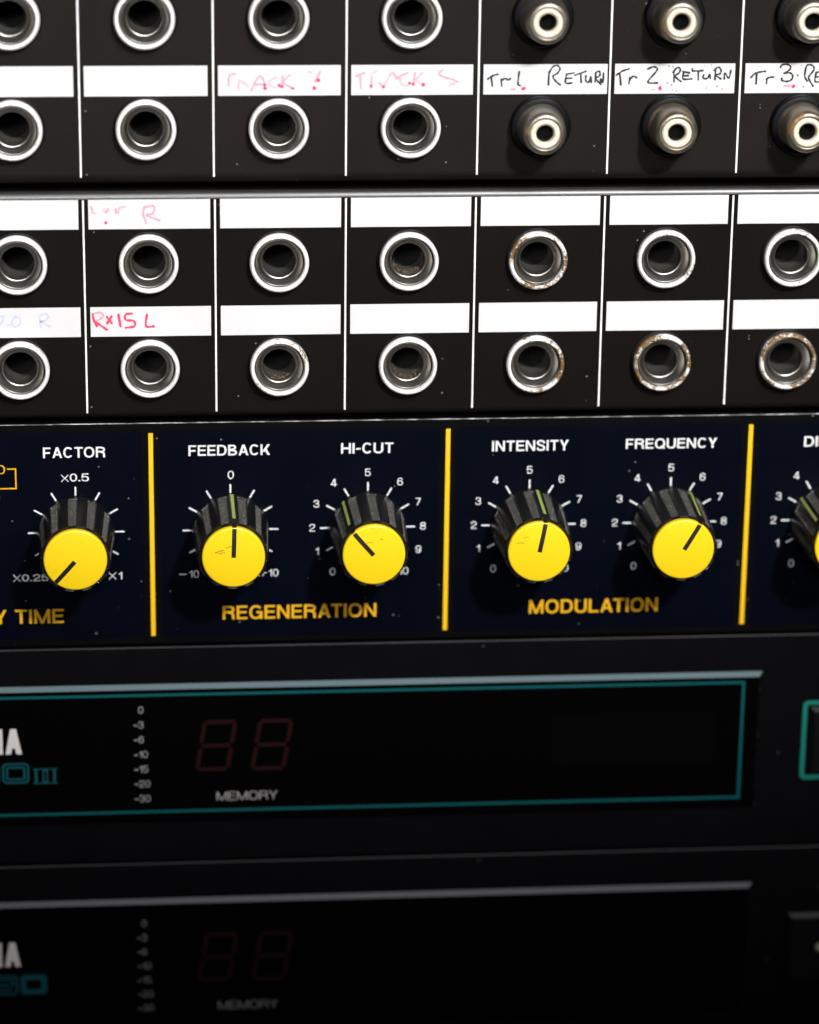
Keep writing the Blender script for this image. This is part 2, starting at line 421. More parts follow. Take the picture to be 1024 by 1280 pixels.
def text_polys(txt, w=0.16):
    """vertices, faces and layer of every stroke of a string, cap height 1"""
    V, F, Z = [], [], []; x = 0.0
    pair = {'AT': -.10, 'TA': -.10, 'AC': -.03, 'YT': .02, 'TY': -.02, 'CK': .0, 'LA': 0, 'TO': -.04, 'AY': -.1, 'LY': -.1, 'YA': -.1}
    for i, ch in enumerate(txt):
        if ch == ' ': x += .3; continue
        g, W = glyph(ch, w)
        for z, (k, pts) in enumerate(g):
            if k == 'q':
                n = len(V); V += [(x + a, b) for a, b in pts]; F.append([n, n + 1, n + 2, n + 3]); Z.append(z)
                continue
            p = [Vector(q) for q in pts]; m = len(p); closed = (p[0] - p[-1]).length < 1e-4
            n = len(V)
            for j in range(m):
                if closed: d = p[(j + 1) % (m - 1)] - p[(j - 1) % (m - 1)]
                else: d = p[min(j + 1, m - 1)] - p[max(j - 1, 0)]
                d.normalize(); nn = Vector((-d.y, d.x))
                ww = w * (.5 - .04 * abs(d.x))
                V += [(x + p[j].x + nn.x * ww, p[j].y + nn.y * ww), (x + p[j].x - nn.x * ww, p[j].y - nn.y * ww)]
            for j in range(m - 1):
                F.append([n + 2 * j, n + 2 * j + 1, n + 2 * j + 3, n + 2 * j + 2]); Z.append(z)
        x += W + .13 + pair.get(txt[i:i + 2], 0)
    for q in F:                                             # all faces look out of the panel
        a, b, c = V[q[0]], V[q[1]], V[q[2]]
        if (b[0] - a[0]) * (c[1] - a[1]) - (b[1] - a[1]) * (c[0] - a[0]) < 0: q.reverse()
    return V, F, Z

def add_text(M, txt, x0, y0, x1, y1, h, mi=0, w=0.16):
    """fit the ink box of txt into x0..x1, y0 (top)..y1 (bottom); None keeps the aspect"""
    v, f, z = text_polys(txt, w)
    ax, bx = min(q[0] for q in v), max(q[0] for q in v)
    ay, by = min(q[1] for q in v), max(q[1] for q in v)
    sy = (y1 - y0) / (by - ay)
    if x0 is None: x0 = x1 - (bx - ax) * sy
    if x1 is None: x1 = x0 + (bx - ax) * sy
    sx = (x1 - x0) / (bx - ax)
    for p, k in zip(f, z):
        M.poly([(x0 + (v[i][0] - ax) * sx, y1 - (v[i][1] - ay) * sy, h + 0.004 * k) for i in p], mi)

def add_text_c(M, txt, cx, cy, hgt, h, mi=0, w=0.14, wide=1.06):
    v, f, z = text_polys(txt, w)
    wd = (max(q[0] for q in v) - min(q[0] for q in v)); hh = (max(q[1] for q in v) - min(q[1] for q in v))
    W = wd / hh * hgt * wide
    add_text(M, txt, cx - W / 2, cy - hgt / 2, cx + W / 2, cy + hgt / 2, h, mi, w)

def arc(cx, cy, r, a0, a1, n):
    return [(cx + r * math.cos(math.radians(a0 + (a1 - a0) * i / n)), cy + r * math.sin(math.radians(a0 + (a1 - a0) * i / n))) for i in range(n + 1)]

def faceplate(M, x0, x1, y0, y1, r, holes=(), hr=5.0, depth=14.0, mi_face=0, mi_edge=1, mi_under=0):
    """a bent sheet: flat front with round holes, rolled top and bottom edges"""
    n = 7
    prof_t = [(y0, -depth)] + [(y0 + r - r * math.cos(t), -r + r * math.sin(t)) for t in [math.pi / 2 * i / n for i in range(n + 1)]]
    prof_b = [(y1 - r + r * math.sin(t), -r + r * math.cos(t)) for t in [math.pi / 2 * i / n for i in range(n + 1)]] + [(y1, -depth)]
    for pr, mi in ((prof_t, mi_edge), (prof_b, mi_under)):
        a = [M.pts([(x0, y, h), (x1, y, h)]) for y, h in pr]
        for i in range(len(pr) - 1):
            M.face([a[i + 1][0], a[i + 1][1], a[i][1], a[i][0]], mi if pr is prof_t and i > 0 else mi_face, i > 0)
    yt, yb = y0 + r, y1 - r
    rows = sorted({round(hy, 3) for hx, hy in holes})
    c = hr + 1.2
    ycuts = [yt]
    for ry in rows: ycuts += [ry - c, ry + c]
    ycuts.append(yb)
    for i in range(0, len(ycuts) - 1):
        ya, yb_ = ycuts[i], ycuts[i + 1]
        if i % 2 == 0:
            M.rect(x0, ya, x1, yb_, 0, mi_face); continue
        ry = rows[i // 2]
        xs = sorted(hx for hx, hy in holes if round(hy, 3) == ry)
        cur = x0
        for hx in xs:
            M.rect(cur, ya, hx - c, yb_, 0, mi_face)
            seg = 40
            circ = M.pts([(hx + hr * math.cos(2 * math.pi * k / seg), ry + hr * math.sin(2 * math.pi * k / seg), 0) for k in range(seg)])
            sq = []
            for k in range(seg):
                ca, sa = math.cos(2 * math.pi * k / seg), math.sin(2 * math.pi * k / seg)
                s_ = c / max(abs(ca), abs(sa)); sq.append((hx + ca * s_, ry + sa * s_, 0))
            sqi = M.pts(sq)
            for k in range(seg):
                q = (k + 1) % seg
                M.face([circ[q], circ[k], sqi[k], sqi[q]][::-1], mi_face)
            cur = hx + c
        M.rect(cur, ya, x1, yb_, 0, mi_face)
    for x in (x0, x1):
        M.poly([(x, y0, -depth)] + [(x, y, h) for y, h in prof_t[1:]] + [(x, y, h) for y, h in prof_b], mi_face)
HAND = {'track7': {'pink': [[(-34.44, -83.39), (-34.34, -84.82), (-33.91, -85.44), (-33.2, -85.49)], [(-30.25, -82.41), (-29.53, -83.97), (-29.18, -84.56), (-28.58, -85.04), (-27.99, -84.32), (-27.71, -82.76)], [(-29.65, -83.49), (-27.64, -83.55)], [(-24.44, -85.14), (-24.56, -82.98)], [(-23.13, -85.25), (-24.32, -83.94), (-22.78, -82.86)], [(-17.55, -85.82), (-17.91, -85.23), (-18.5, -84.03)]], 'faint': [[(-32.62, -82.78), (-32.54, -84.22), (-31.9, -83.98), (-30.84, -83.25)], [(-25.62, -84.78), (-26.69, -84.31), (-26.93, -83.47), (-25.86, -82.92)], [(-19.69, -85.83), (-19.26, -85.66)]], 'dots': [(-27.76, -83.48), (-27.71, -82.81), (-25.15, -83.35), (-24.6, -83.1), (-22.59, -82.76), (-17.91, -84.27), (-18.62, -82.81)]}, 'tracks': {'pink': [[(-10.97, -84.99), (-9.38, -85.6)], [(-10.23, -85.23), (-10.02, -82.76)], [(-8.07, -84.85), (-8.13, -83.0)], [(-6.66, -83.74), (-5.84, -82.87)], [(-1.39, -85.52), (-2.86, -84.95), (-3.35, -84.46), (-3.98, -85.58)], [(-0.04, -85.56), (-0.33, -83.21)], [(5.0, -86.03), (4.39, -85.29), (5.51, -84.67), (7.0, -84.29), (7.87, -83.79)]], 'faint': [[(-7.91, -85.47), (-7.29, -85.84)], [(-5.79, -82.99), (-4.71, -85.09), (-4.34, -85.58), (-3.48, -84.71)], [(-2.62, -85.08), (-2.73, -83.72), (-1.61, -83.09), (-1.0, -83.59)], [(1.31, -85.55), (0.22, -84.2), (1.59, -83.32)], [(6.52, -83.3), (7.26, -83.55)]], 'dots': [(-8.13, -83.12), (-5.84, -82.99), (-1.0, -83.63), (-0.33, -83.46), (1.54, -83.33)]}, 'tr1': {'ink': [[(13.48, -84.33), (14.38, -84.93), (15.34, -85.22)], [(14.1, -84.81), (14.37, -83.04)], [(15.97, -84.32), (16.11, -83.04)], [(16.05, -83.96), (16.69, -84.44), (17.3, -84.14), (17.73, -84.43)], [(19.32, -85.68), (19.13, -83.46), (19.55, -83.09)], [(24.88, -85.61), (24.83, -83.19)], [(24.89, -85.37), (25.58, -86.58), (26.42, -86.81), (26.92, -86.21), (26.46, -85.36), (25.63, -84.76), (26.26, -83.79), (27.06, -83.18)], [(28.17, -85.11), (28.02, -83.54), (29.18, -83.53)], [(28.16, -85.16), (29.49, -85.4)], [(28.07, -84.38), (29.11, -84.43)], [(29.75, -84.98), (31.79, -85.7)], [(30.83, -85.22), (30.93, -83.64)], [(31.81, -84.85), (31.79, -84.0), (32.33, -83.64), (32.74, -84.73), (32.82, -83.63)], [(33.62, -85.33), (33.55, -83.75)], [(33.61, -85.45), (34.33, -85.69), (34.36, -84.84), (33.65, -84.36), (34.65, -83.26)], [(34.53, -83.5), (34.62, -84.35), (35.01, -83.5), (35.07, -85.32)]], 'pink': [[(17.94, -82.37), (18.55, -82.42)]], 'dots': [(20.12, -82.51), (20.33, -82.6)]}, 'tr2': {'ink': [[(37.54, -84.99), (38.63, -85.73), (39.82, -86.1)], [(38.1, -85.36), (38.4, -83.12)], [(40.05, -84.48), (39.91, -83.36)], [(40.01, -83.99), (40.66, -84.73), (41.29, -84.48)], [(43.35, -86.08), (44.46, -86.5), (45.15, -86.08), (44.63, -85.21), (43.44, -83.6), (45.25, -83.46)], [(48.28, -85.69), (48.36, -83.7)], [(48.12, -85.44), (48.83, -86.31), (49.46, -86.06), (49.25, -85.31), (48.52, -84.69), (49.69, -83.69)], [(50.12, -85.31), (50.04, -84.19), (51.67, -84.18)], [(49.98, -85.56), (51.24, -85.3)], [(50.14, -84.74), (51.01, -84.81)], [(51.71, -86.05), (51.85, -85.67), (53.73, -85.72)], [(52.85, -85.67), (52.92, -84.05)], [(53.89, -84.92), (53.86, -84.29), (54.66, -84.29), (55.01, -85.04), (55.16, -84.29)], [(56.11, -85.65), (56.05, -84.03)], [(55.85, -85.78), (56.58, -86.35), (57.1, -85.9), (57.0, -85.15), (56.19, -84.91), (57.17, -84.15)], [(57.8, -84.15), (57.87, -85.27), (58.67, -84.27), (58.98, -85.77)]], 'dots': [(45.78, -82.56), (45.79, -82.41)], 'dirt': [(44.37, -82.22), (44.74, -82.22), (47.91, -83.08), (48.09, -82.2), (48.88, -81.9), (54.5, -82.29), (54.54, -82.54), (56.48, -82.78), (57.46, -82.28), (54.06, -86.66), (55.31, -86.78), (47.32, -86.56), (47.15, -83.45), (48.08, -86.49)]}, 'tr3': {'ink': [[(62.83, -84.38), (63.54, -85.11), (64.41, -85.4), (65.51, -85.55)], [(63.9, -85.19), (63.85, -83.2)], [(65.87, -84.15), (65.84, -83.27)], [(65.81, -84.0), (66.23, -84.37), (67.11, -84.47)], [(68.35, -86.27), (68.55, -86.71), (69.5, -86.85), (70.19, -86.48), (70.14, -85.89), (69.43, -85.31), (69.07, -85.16)], [(69.07, -85.16), (70.18, -85.23), (70.72, -84.71), (70.54, -83.98), (69.67, -83.62), (68.7, -83.84), (68.68, -84.21)], [(73.09, -86.03), (73.02, -84.56), (73.52, -83.67)], [(73.0, -85.0), (73.22, -86.47), (73.79, -86.76), (74.55, -86.46), (74.66, -85.73), (73.9, -84.7), (73.79, -84.11), (74.68, -82.71)], [(75.13, -85.28), (75.0, -83.66), (75.75, -83.51)], [(75.14, -85.21), (76.22, -85.64)], [(75.03, -84.4), (76.13, -84.57)]], 'pink': [[(69.27, -82.74), (70.3, -82.8)]], 'dots': [(70.9, -82.68), (71.05, -82.74)], 'dirt': [(71.61, -84.78), (72.83, -82.64), (72.32, -86.62)]}, 'w15r': {'pink': [[(-60.06, -60.72), (-59.83, -60.21)], [(-57.19, -59.68), (-56.86, -60.31)], [(-55.46, -60.3), (-55.42, -59.54)], [(-50.18, -60.51), (-50.44, -59.37), (-49.85, -57.6)], [(-50.18, -60.63), (-48.57, -60.87), (-48.34, -60.24), (-48.72, -59.36), (-49.83, -59.12), (-47.38, -58.08)]], 'faint': [[(-59.76, -59.71), (-59.45, -59.58)], [(-57.67, -60.07), (-57.19, -59.68)], [(-54.98, -59.67), (-54.72, -60.54), (-53.86, -60.71)]], 'dots': [(-57.35, -57.74)]}, 'rx15l': {'pink': [[(-60.12, -40.22), (-58.73, -40.53), (-58.15, -39.91), (-58.96, -39.1), (-59.95, -38.91)]], 'red': [[(-60.12, -40.14), (-59.94, -39.11), (-59.38, -37.88)], [(-59.95, -38.91), (-58.78, -38.08), (-57.5, -37.16)], [(-57.49, -39.7), (-56.61, -38.46)], [(-56.58, -39.77), (-57.47, -38.39)], [(-55.32, -40.08), (-54.96, -37.82)], [(-52.83, -40.26), (-54.01, -40.07), (-53.95, -39.04), (-52.46, -38.82), (-52.35, -37.79), (-53.94, -37.53)], [(-49.99, -40.02), (-50.18, -37.77), (-48.72, -37.75)]], 'dots': [(-48.8, -37.71)]}, 'twentyr': {'blue': [[(-77.39, -39.93), (-76.8, -40.13), (-76.82, -39.31), (-77.44, -38.3)], [(-74.46, -39.81), (-75.27, -38.88), (-74.71, -37.94), (-73.71, -38.46), (-73.68, -39.56), (-74.65, -39.9)], [(-76.07, -38.36), (-75.09, -38.35)], [(-69.8, -37.8), (-69.95, -39.84), (-68.95, -40.44), (-68.38, -39.82), (-68.99, -39.1), (-69.77, -38.94), (-68.03, -37.86)]]}}
# ------------------------------------------------------------------ setting: the dark wall behind the rack
w = Msh(); w.slab(-900, -700, 900, 700, -330, -300)
o = w.build('wall', M_WALL); o['kind'] = 'structure'

XL, XR = -215.0, 267.0            # rack units run 482 mm wide, past both sides of the photograph

# ------------------------------------------------------------------ shared part meshes
def jack_meshes():
    out = {}
    for key, mat in (('clean', M_NICKEL), ('spot', M_NICKEL_SPOT), ('rust', M_NICKEL_RUST)):
        m = Msh()
        m.lathe([(5.46, 0.36), (5.56, 0.5), (5.58, 1.45), (5.54, 1.75), (5.44, 2.02), (5.28, 2.22), (5.10, 2.3), (4.95, 2.27), (4.82, 2.12), (4.73, 1.85), (4.70, 1.1)], seg=64)
        out[key] = m.mesh('jack_socket', mat)
    m = Msh()
    m.lathe([(4.70, 0.9), (4.52, 0.9), (4.50, 1.2), (4.44, 1.28), (4.36, 1.22), (4.18, 0.98), (3.95, 0.66), (3.70, 0.35), (3.45, -0.15), (3.32, -0.3), (3.24, -0.28), (3.17, -0.35), (3.15, -0.6)], seg=64)
    out['barrel'] = m.mesh('barrel', M_BARREL)
    m = Msh()
    m.lathe([(3.15, -0.6), (3.13, -1.4), (3.12, -4.5), (2.95, -4.6), (2.95, -7.0), (2.6, -7.2), (2.6, -22.0)], seg=48, mi=[0, 0, 0, 0, 1, 1], close_top=True)
    out['bore'] = m.mesh('bore', [M_BORE, M_BORE_END])
    m = Msh(); m.lathe([(6.0, 0.0), (6.0, 0.3), (5.9, 0.38), (5.3, 0.38)], seg=64)
    out['washer'] = m.mesh('washer', M_WASHER)
    return out
JM = jack_meshes()

def fluff_mesh(seed):
    random.seed(seed)
    m = Msh()
    for i in range(150):
        a = random.gauss(math.pi / 2, 0.62); r = 3.05 - abs(random.gauss(0, 0.25))
        x, y, h = r * math.cos(a), r * math.sin(a), -random.uniform(0.1, 3.2)
        d = Vector((random.uniform(-1, 1), random.uniform(-1, 1), random.uniform(-1, 1))).normalized() * random.uniform(0.12, 0.34)
        e = Vector((random.uniform(-1, 1), random.uniform(-1, 1), random.uniform(-1, 1))).normalized() * random.uniform(0.06, 0.16)
        m.poly([(x, y, h), (x + d.x, y + d.y, h + d.z), (x + d.x + e.x, y + d.y + e.y, h + d.z + e.z), (x + e.x, y + e.y, h + e.z)])
    return m.mesh('fluff', M_DIRT)

def place_jack(parent, px, py, x, y, kind='clean', fluff=None, turn=0.0, label=None):
    j = link('jack_socket', JM[kind], parent, P(x - px, y - py))
    j.rotation_euler = (0, turn, 0)
    if label: j['label'] = label
    link('washer', JM['washer'], j); link('barrel', JM['barrel'], j); link('bore', JM['bore'], j)
    if fluff:
        f = link('dust_fluff', fluff_mesh(fluff), j); f.rotation_euler = (0, -turn, 0)
    return j

def phono_meshes():
    m = Msh(); m.lathe([(5.62, 0.0), (5.62, 1.6), (5.5, 1.95), (5.25, 2.1), (4.0, 2.1)], seg=64)
    collar = m.mesh('collar', M_WASHER)
    m = Msh(); m.lathe([(4.5, 2.0), (4.45, 2.4), (4.20, 2.8), (4.10, 3.2), (4.06, 6.5), (4.0, 7.2), (3.87, 7.7), (3.66, 8.08), (3.42, 8.3), (3.1, 8.4), (2.93, 8.38), (2.84, 8.22), (2.80, 7.6)], seg=64)
    shells = [m.mesh('phono_socket', M_SHELL), m.mesh('phono_socket', M_SHELL_RUST)]
    m = Msh(); m.lathe([(2.795, 7.7), (2.73, 8.1), (2.63, 8.28), (2.48, 8.34), (2.05, 8.36), (1.78, 8.2), (1.66, 7.8), (1.62, 7.0)], seg=56)
    ins = m.mesh('insulator', M_IVORY)
    m = Msh(); m.lathe([(1.62, 7.0), (1.60, 2.6)], seg=40, close_top=True)
    ctr = m.mesh('contact_sleeve', M_BORE_END)  # dark colour paints the shade inside the hole
    return collar, shells, ins, ctr
PHM = phono_meshes()

def place_phono(parent, px, py, x, y, rusty=False, turn=0.0):
    j = link('phono_socket', PHM[1][1 if rusty else 0], parent, P(x - px, y - py))
    j.rotation_euler = (0, turn, 0)
    link('collar', PHM[0], j); link('insulator', PHM[2], j); link('contact_sleeve', PHM[3], j)
    return j

HWM = {'ink': (M_INK, 0.40), 'pink': (M_PINK, 0.47), 'faint': (M_FAINT, 0.56), 'red': (M_RED, 0.5), 'blue': (M_BLUE, 0.42)}
def handwriting(key, parent, ox, oy):
    d = HAND[key]
    m = Msh(ox, oy); mats = []
    lift = 0.07
    for k in ('faint', 'blue', 'pink', 'red', 'ink'):
        if k not in d: continue
        mats.append(HWM[k][0])
        for st in d[k]:
            lift += 0.0008
            m.ribbon(st, HWM[k][1], lift, len(mats) - 1)
    if 'dots' in d:
        mats.append(M_RED)
        for x, y in d['dots']: lift += 0.002; m.disc(x, y, random.uniform(0.28, 0.38), lift + 0.006, len(mats) - 1, 14, 0.2)
    if 'dirt' in d:
        mats.append(M_DIRT)
        for x, y in d['dirt']: lift += 0.002; m.disc(x, y, random.uniform(0.1, 0.2), lift + 0.006, len(mats) - 1, 9, 0.5)
    return m.build('handwriting', mats, parent)

def strip(parent, px, py, x0, x1, y0, y1, hand=None):
    m = Msh(x0, y0)
    m.slab(x0, y0, x1, y1, 0.004, 0.05)
    s = m.build('label_strip', M_STRIP, parent, P(x0 - px, y0 - py))
    if hand:
        handwriting(hand, s, x0, y0)
    return s

# ------------------------------------------------------------------ upper patch bay
UX, UY = 26.0, -64.4
bay = root('patch_bay', UX, UY, 'black patch bay with handwritten TRACK and RETURN strips and phono sockets, topmost unit', 'patch bay')
m = Msh(UX, UY)
jx = [-74.1 + 24.43 * i for i in range(4)]
jy = (-95.85, -75.40)
faceplate(m, XL, XR, -108.6, -64.75, 2.2, [(x, y) for y in jy for x in jx], 4.6, 14.0, 0, 1, 0)
plate = m.build('faceplate', [M_PANEL, M_EDGE], bay)
for i in range(6):
    x = -61.75 + 24.52 * i
    d = Msh(UX, UY); d.slab(x - 0.165, -106.0, x + 0.165, -66.3, 0.003, 0.03)
    d.build('divider_line', M_LINE, plate)
hands = {2: 'track7', 3: 'tracks', 4: 'tr1', 5: 'tr2', 6: 'tr3'}
for i in range(7):
    a = -61.75 + 24.52 * (i - 1)
    s = strip(bay, UX, UY, a + 0.9, a + 24.52 - 1.05 + (0.55 if i == 4 else 0), -87.05, -81.45, hands.get(i))
for r, y in enumerate(jy):
    for i, x in enumerate(jx):
        place_jack(bay, UX, UY, x, y, 'clean', None, 1.3 * i + r)
    for i in range(3):
        place_phono(bay, UX, UY, 23.4 + 24.5 * i, y - 0.2, rusty=(r == 1 and i > 0), turn=0.9 * i + 2.0 * r)

# ------------------------------------------------------------------ second patch bay
SX, SY = 26.0, -19.6
bay2 = root('patch_bay', SX, SY, 'black patch bay of metal jack sockets under mostly blank white strips, above the navy panel', 'patch bay')
m = Msh(SX, SY)
jx = [-73.9 + 24.37 * i for i in range(7)]
jy = (-50.05, -29.72)
faceplate(m, XL, XR, -63.5, -19.6, 1.32, [(x, y) for y in jy for x in jx], 4.6, 14.0, 0, 1, 0)
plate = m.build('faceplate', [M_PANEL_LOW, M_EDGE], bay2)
for i in range(6):
    x = -61.5 + 24.42 * i
    d = Msh(SX, SY); d.slab(x - 0.165, -62.0, x + 0.165, -20.85, 0.003, 0.03)
    d.build('divider_line', M_LINE, plate)
hands = {(0, 1): 'w15r', (1, 1): 'rx15l', (1, 0): 'twentyr'}
for r, (y0, y1) in enumerate(((-62.1, -56.5), (-41.56, -35.82))):
    for i in range(7):
        a = -61.5 + 24.42 * (i - 1)
        strip(bay2, SX, SY, a + 0.95, a + 24.42 - 0.9, y0, y1, hands.get((r, i)))
for r, y in enumerate(jy):
    for i, x in enumerate(jx):
        kind = 'clean' if i < 2 else ('rust' if i in (4, 6) and not (r == 0 and i == 6) or (r == 1 and i == 5) else 'spot')
        if (r, i) in ((0, 2), (0, 3), (1, 3)): kind = 'clean'
        fl = {(1, 3): 11, (1, 2): 12, (0, 3): 13}.get((r, i))
        place_jack(bay2, SX, SY, x, y, kind, fl, 0.8 * i + 2.1 * r, 'rust-stained jack socket' if kind == 'rust' else None)

# ------------------------------------------------------------------ delay unit with yellow knobs
DX, DY = 26.0, 26.2
dly = root('delay_unit', DX, DY, 'navy blue delay unit with yellow-capped knobs and amber section names under the jack rows', 'delay unit')
m = Msh(DX, DY)
faceplate(m, XL, XR, -18.75, 26.2, 0.16, (), 5, 14.0, 0, 1, 0)
plate = m.build('faceplate', [M_DELAY, M_DELAY_EDGE], dly)
YL = (-49.64, 7.26, 66.15)
edges = [-130.0] + list(YL) + [140.0]
for a, b in zip(edges[:-1], edges[1:]):
    f = Msh(DX, DY); f.rect(a + 1.65, -17.1, b - 1.65, 24.9, 0.02)
    f.build('colour_field', M_NAVY, plate)
for x in YL:
    f = Msh(DX, DY); f.slab(x - 0.42, -16.7, x + 0.42, 24.5, 0.003, 0.05)
    f.build('divider_line', M_YELLOWLINE, plate)
H = 0.045
for s_, a, b in (('FACTOR', -70.06, -58.28), ('FEEDBACK', -42.48, -26.92), ('HI-CUT', -13.31, -3.24), ('INTENSITY', 15.79, 30.65), ('FREQUENCY', 41.79, 59.62), ('DIRECT', 76.71, 88.0)):
    t = Msh(DX, DY); add_text(t, s_, a, -14.18, b, -12.02, H, 0, 0.165)
    t.build('lettering', M_WHITE, plate)['label'] = 'white control name ' + s_
for s_, a, b in (('DELAY', -90.4, -77.85), ('TIME', -76.2, -66.89), ('REGENERATION', -36.19, -6.24), ('MODULATION', 23.73, 49.25)):
    t = Msh(DX, DY); add_text(t, s_, a, 18.58, b, 21.46, H, 0, 0.165)
    t.build('lettering', M_AMBER, plate)['label'] = 'amber section name ' + s_
t = Msh(DX, DY)
t.poly([(-76.95, -9.85, H), (-75.45, -9.85, H), (-75.2, -10.1, H), (-76.95, -10.1, H)])
t.poly([(-75.45, -9.85, H), (-75.45, -6.2, H), (-75.2, -5.93, H), (-75.2, -10.1, H)])
t.poly([(-92.0, -5.93, H), (-75.2, -5.93, H), (-75.45, -6.2, H), (-92.0, -6.2, H)])
t.build('bracket_line', M_AMBER, plate)
t = Msh(DX, DY); add_text(t, 'HOLD', -84.6, -10.8, -77.3, -8.95, H, 0, 0.13)
t.build('lettering', M_AMBER, plate)

KX = (-64.1, -34.55, -8.1, 23.25, 50.88, 82.19)
KY = 2.97
def scale_marks(kx, kind):
    t = Msh(DX, DY)
    for i in range(11):
        a = math.radians(-150 + 30 * i)
        ux, uy = math.sin(a), -math.cos(a)
        nx, ny = -uy * 0.15, ux * 0.15
        if i in (0, 10): continue
        r0, r1 = 7.42, 9.2
        if kind == 'num' and i in (1, 9): r0 = 7.6
        q = [(kx + ux * r0 + nx, KY + uy * r0 + ny, H), (kx + ux * r1 + nx, KY + uy * r1 + ny, H), (kx + ux * r1 - nx, KY + uy * r1 - ny, H), (kx + ux * r0 - nx, KY + uy * r0 - ny, H)]
        t.poly(q)
    if kind == 'num':
        for s_, dx, dy in (('0', -6.75, 8.95), ('1', -9.75, 4.7), ('2', -10.72, -0.1), ('3', -9.93, -4.97), ('4', -6.6, -9.17), ('5', -0.05, -11.17), ('6', 6.2, -9.2), ('7', 9.75, -5.07), ('8', 10.74, -0.1), ('9', 9.9, 4.65), ('10', 7.05, 9.05)):
            add_text_c(t, s_, kx + dx, KY + dy, 1.52, H, 0, 0.122)
    elif kind == 'fb':
        add_text_c(t, '0', kx + 0.1, KY - 11.1, 1.62, H, 0, 0.122)
        t.rect(kx - 10.0, KY + 8.85, kx - 8.55, KY + 9.03, H)
        add_text_c(t, '10', kx - 7.1, KY + 8.95, 1.5, H, 0, 0.122)
        t.rect(kx + 5.55, KY + 8.85, kx + 6.9, KY + 9.03, H); t.rect(kx + 6.13, KY + 8.25, kx + 6.31, KY + 9.6, H)
        add_text_c(t, '10', kx + 8.25, KY + 8.95, 1.5, H, 0, 0.122)
    else:
        def cross(cx, cy, s):
            for sg in (1, -1):
                t.poly([(cx - s, cy - sg * s - 0.1, H + .002 * sg), (cx - s, cy - sg * s + 0.1, H + .002 * sg), (cx + s, cy + sg * s + 0.1, H + .002 * sg), (cx + s, cy + sg * s - 0.1, H + .002 * sg)])
        cross(kx - 1.95, -7.95, 0.68); add_text(t, '0.5', kx - 1.0, -8.87, kx + 2.6, -7.3, H, 0, 0.14)
        cross(kx - 11.55, KY + 9.15, 0.68); add_text(t, '0.25', kx - 10.6, KY + 8.4, kx - 5.5, KY + 9.8, H, 0, 0.14)
        cross(kx + 6.75, KY + 9.0, 0.68); add_text(t, '1', kx + 7.95, KY + 8.25, kx + 8.6, KY + 9.72, H, 0, 0.14)
    return t.build('dial_scale', M_WHITE, plate)

def knob_mesh():
    """round body with twelve matte recessed grooves between smooth raised lands"""
    m = Msh()
    per = 32; seg = 12 * per
    hs = [0.6, 0.62, 1.2, 1.75, 1.85, 2.1, 6.0, 10.0, 14.2, 14.9, 15.2, 15.35]
    def rad(h): return 7.42 - (7.42 - 6.72) * (h / 15.4)
    rings = []
    for i, h in enumerate(hs):
        ring = []
        for k in range(seg):
            u = (k % per) / per
            g = max(0.0, min(1.0, (0.235 - abs(u - 0.5)) / 0.03))       # 1 inside a groove
            if h < 1.8: g = 0.0
            r = rad(h) - 0.36 * g
            if g > 0.99: r += 0.085 if k % 2 else -0.03
            if i == 0: r -= 0.25
            if h > 15.0: r -= (h - 15.0) * 0.55
            a = 2 * math.pi * k / seg
            ring.append((r * math.cos(a), r * math.sin(a), h))
        rings.append(m.pts(ring))
    for i in range(len(hs) - 1):
        for k in range(seg):
            q = (k + 1) % seg
            u = ((k + 0.5) % per) / per
            mi = 1 if abs(u - 0.5) < 0.215 and hs[i] > 1.8 and hs[i + 1] < 15.0 else 0
            m.face([rings[i][q], rings[i][k], rings[i + 1][k], rings[i + 1][q]], mi, False)
    base = len(m.f)
    inner = m.pts([(6.0 * math.cos(2 * math.pi * k / seg), 6.0 * math.sin(2 * math.pi * k / seg), 15.2) for k in range(seg)])
    for k in range(seg):
        q = (k + 1) % seg
        m.face([rings[-1][q], rings[-1][k], inner[k], inner[q]], 0, False)
    m.face(inner[::-1], 0)
    return m.mesh('knob', [M_SMOOTH, M_RIB])

def dome(r): return 16.27 + 0.34 * (1 - (r / 5.5) ** 2)

def cap_mesh(mat):
    m = Msh()
    prof = [(5.93, 15.15), (5.95, 15.75)] + [(5.95 - 0.45 + 0.45 * math.cos(t), 15.85 + 0.42 * math.sin(t)) for t in [math.pi / 2 * i / 6 for i in range(1, 7)]]
    prof += [(r, dome(r)) for r in (5.2, 4.4, 3.4, 2.2, 1.0, 0.2)]
    m.lathe(prof, seg=72, close_top=True)
    return m.mesh('cap', mat)
KM = knob_mesh(); CM = cap_mesh(M_CAP)

def pointer_meshes():
    # local frame: pointer at angle 0 points to +x
    m = Msh()
    rr = [0.15, 1.2, 2.4, 3.6, 4.6, 5.3, 5.72]
    a = [m.pts([(r, -0.42, 15.9), (r, -0.42, dome(r) + 0.05), (r, 0.42, dome(r) + 0.05), (r, 0.42, 15.9)]) for r in rr]
    for i in range(len(rr) - 1):
        for q in range(3): m.face([a[i][q], a[i + 1][q], a[i + 1][q + 1], a[i][q + 1]][::-1])
    m.face(a[0]); m.face(a[-1][::-1])
    m.slab(5.5, -0.42, 5.99, 0.42, 15.2, 16.05)
    cp = m.mesh('pointer', M_GROOVE)
    m = Msh()
    def rad(h): return 7.42 - (7.42 - 6.72) * (h / 15.4)
    pts = [(rad(h) + 0.015, h) for h in (0.75, 4.0, 8.0, 12.0, 13.4)]
    a = [m.pts([(r, -0.3, h), (r, 0.3, h)]) for r, h in pts]
    for i in range(len(a) - 1): m.face([a[i][1], a[i][0], a[i + 1][0], a[i + 1][1]])
    gp = m.mesh('pointer_line', M_GREEN)
    return cp, gp
PM = pointer_meshes()
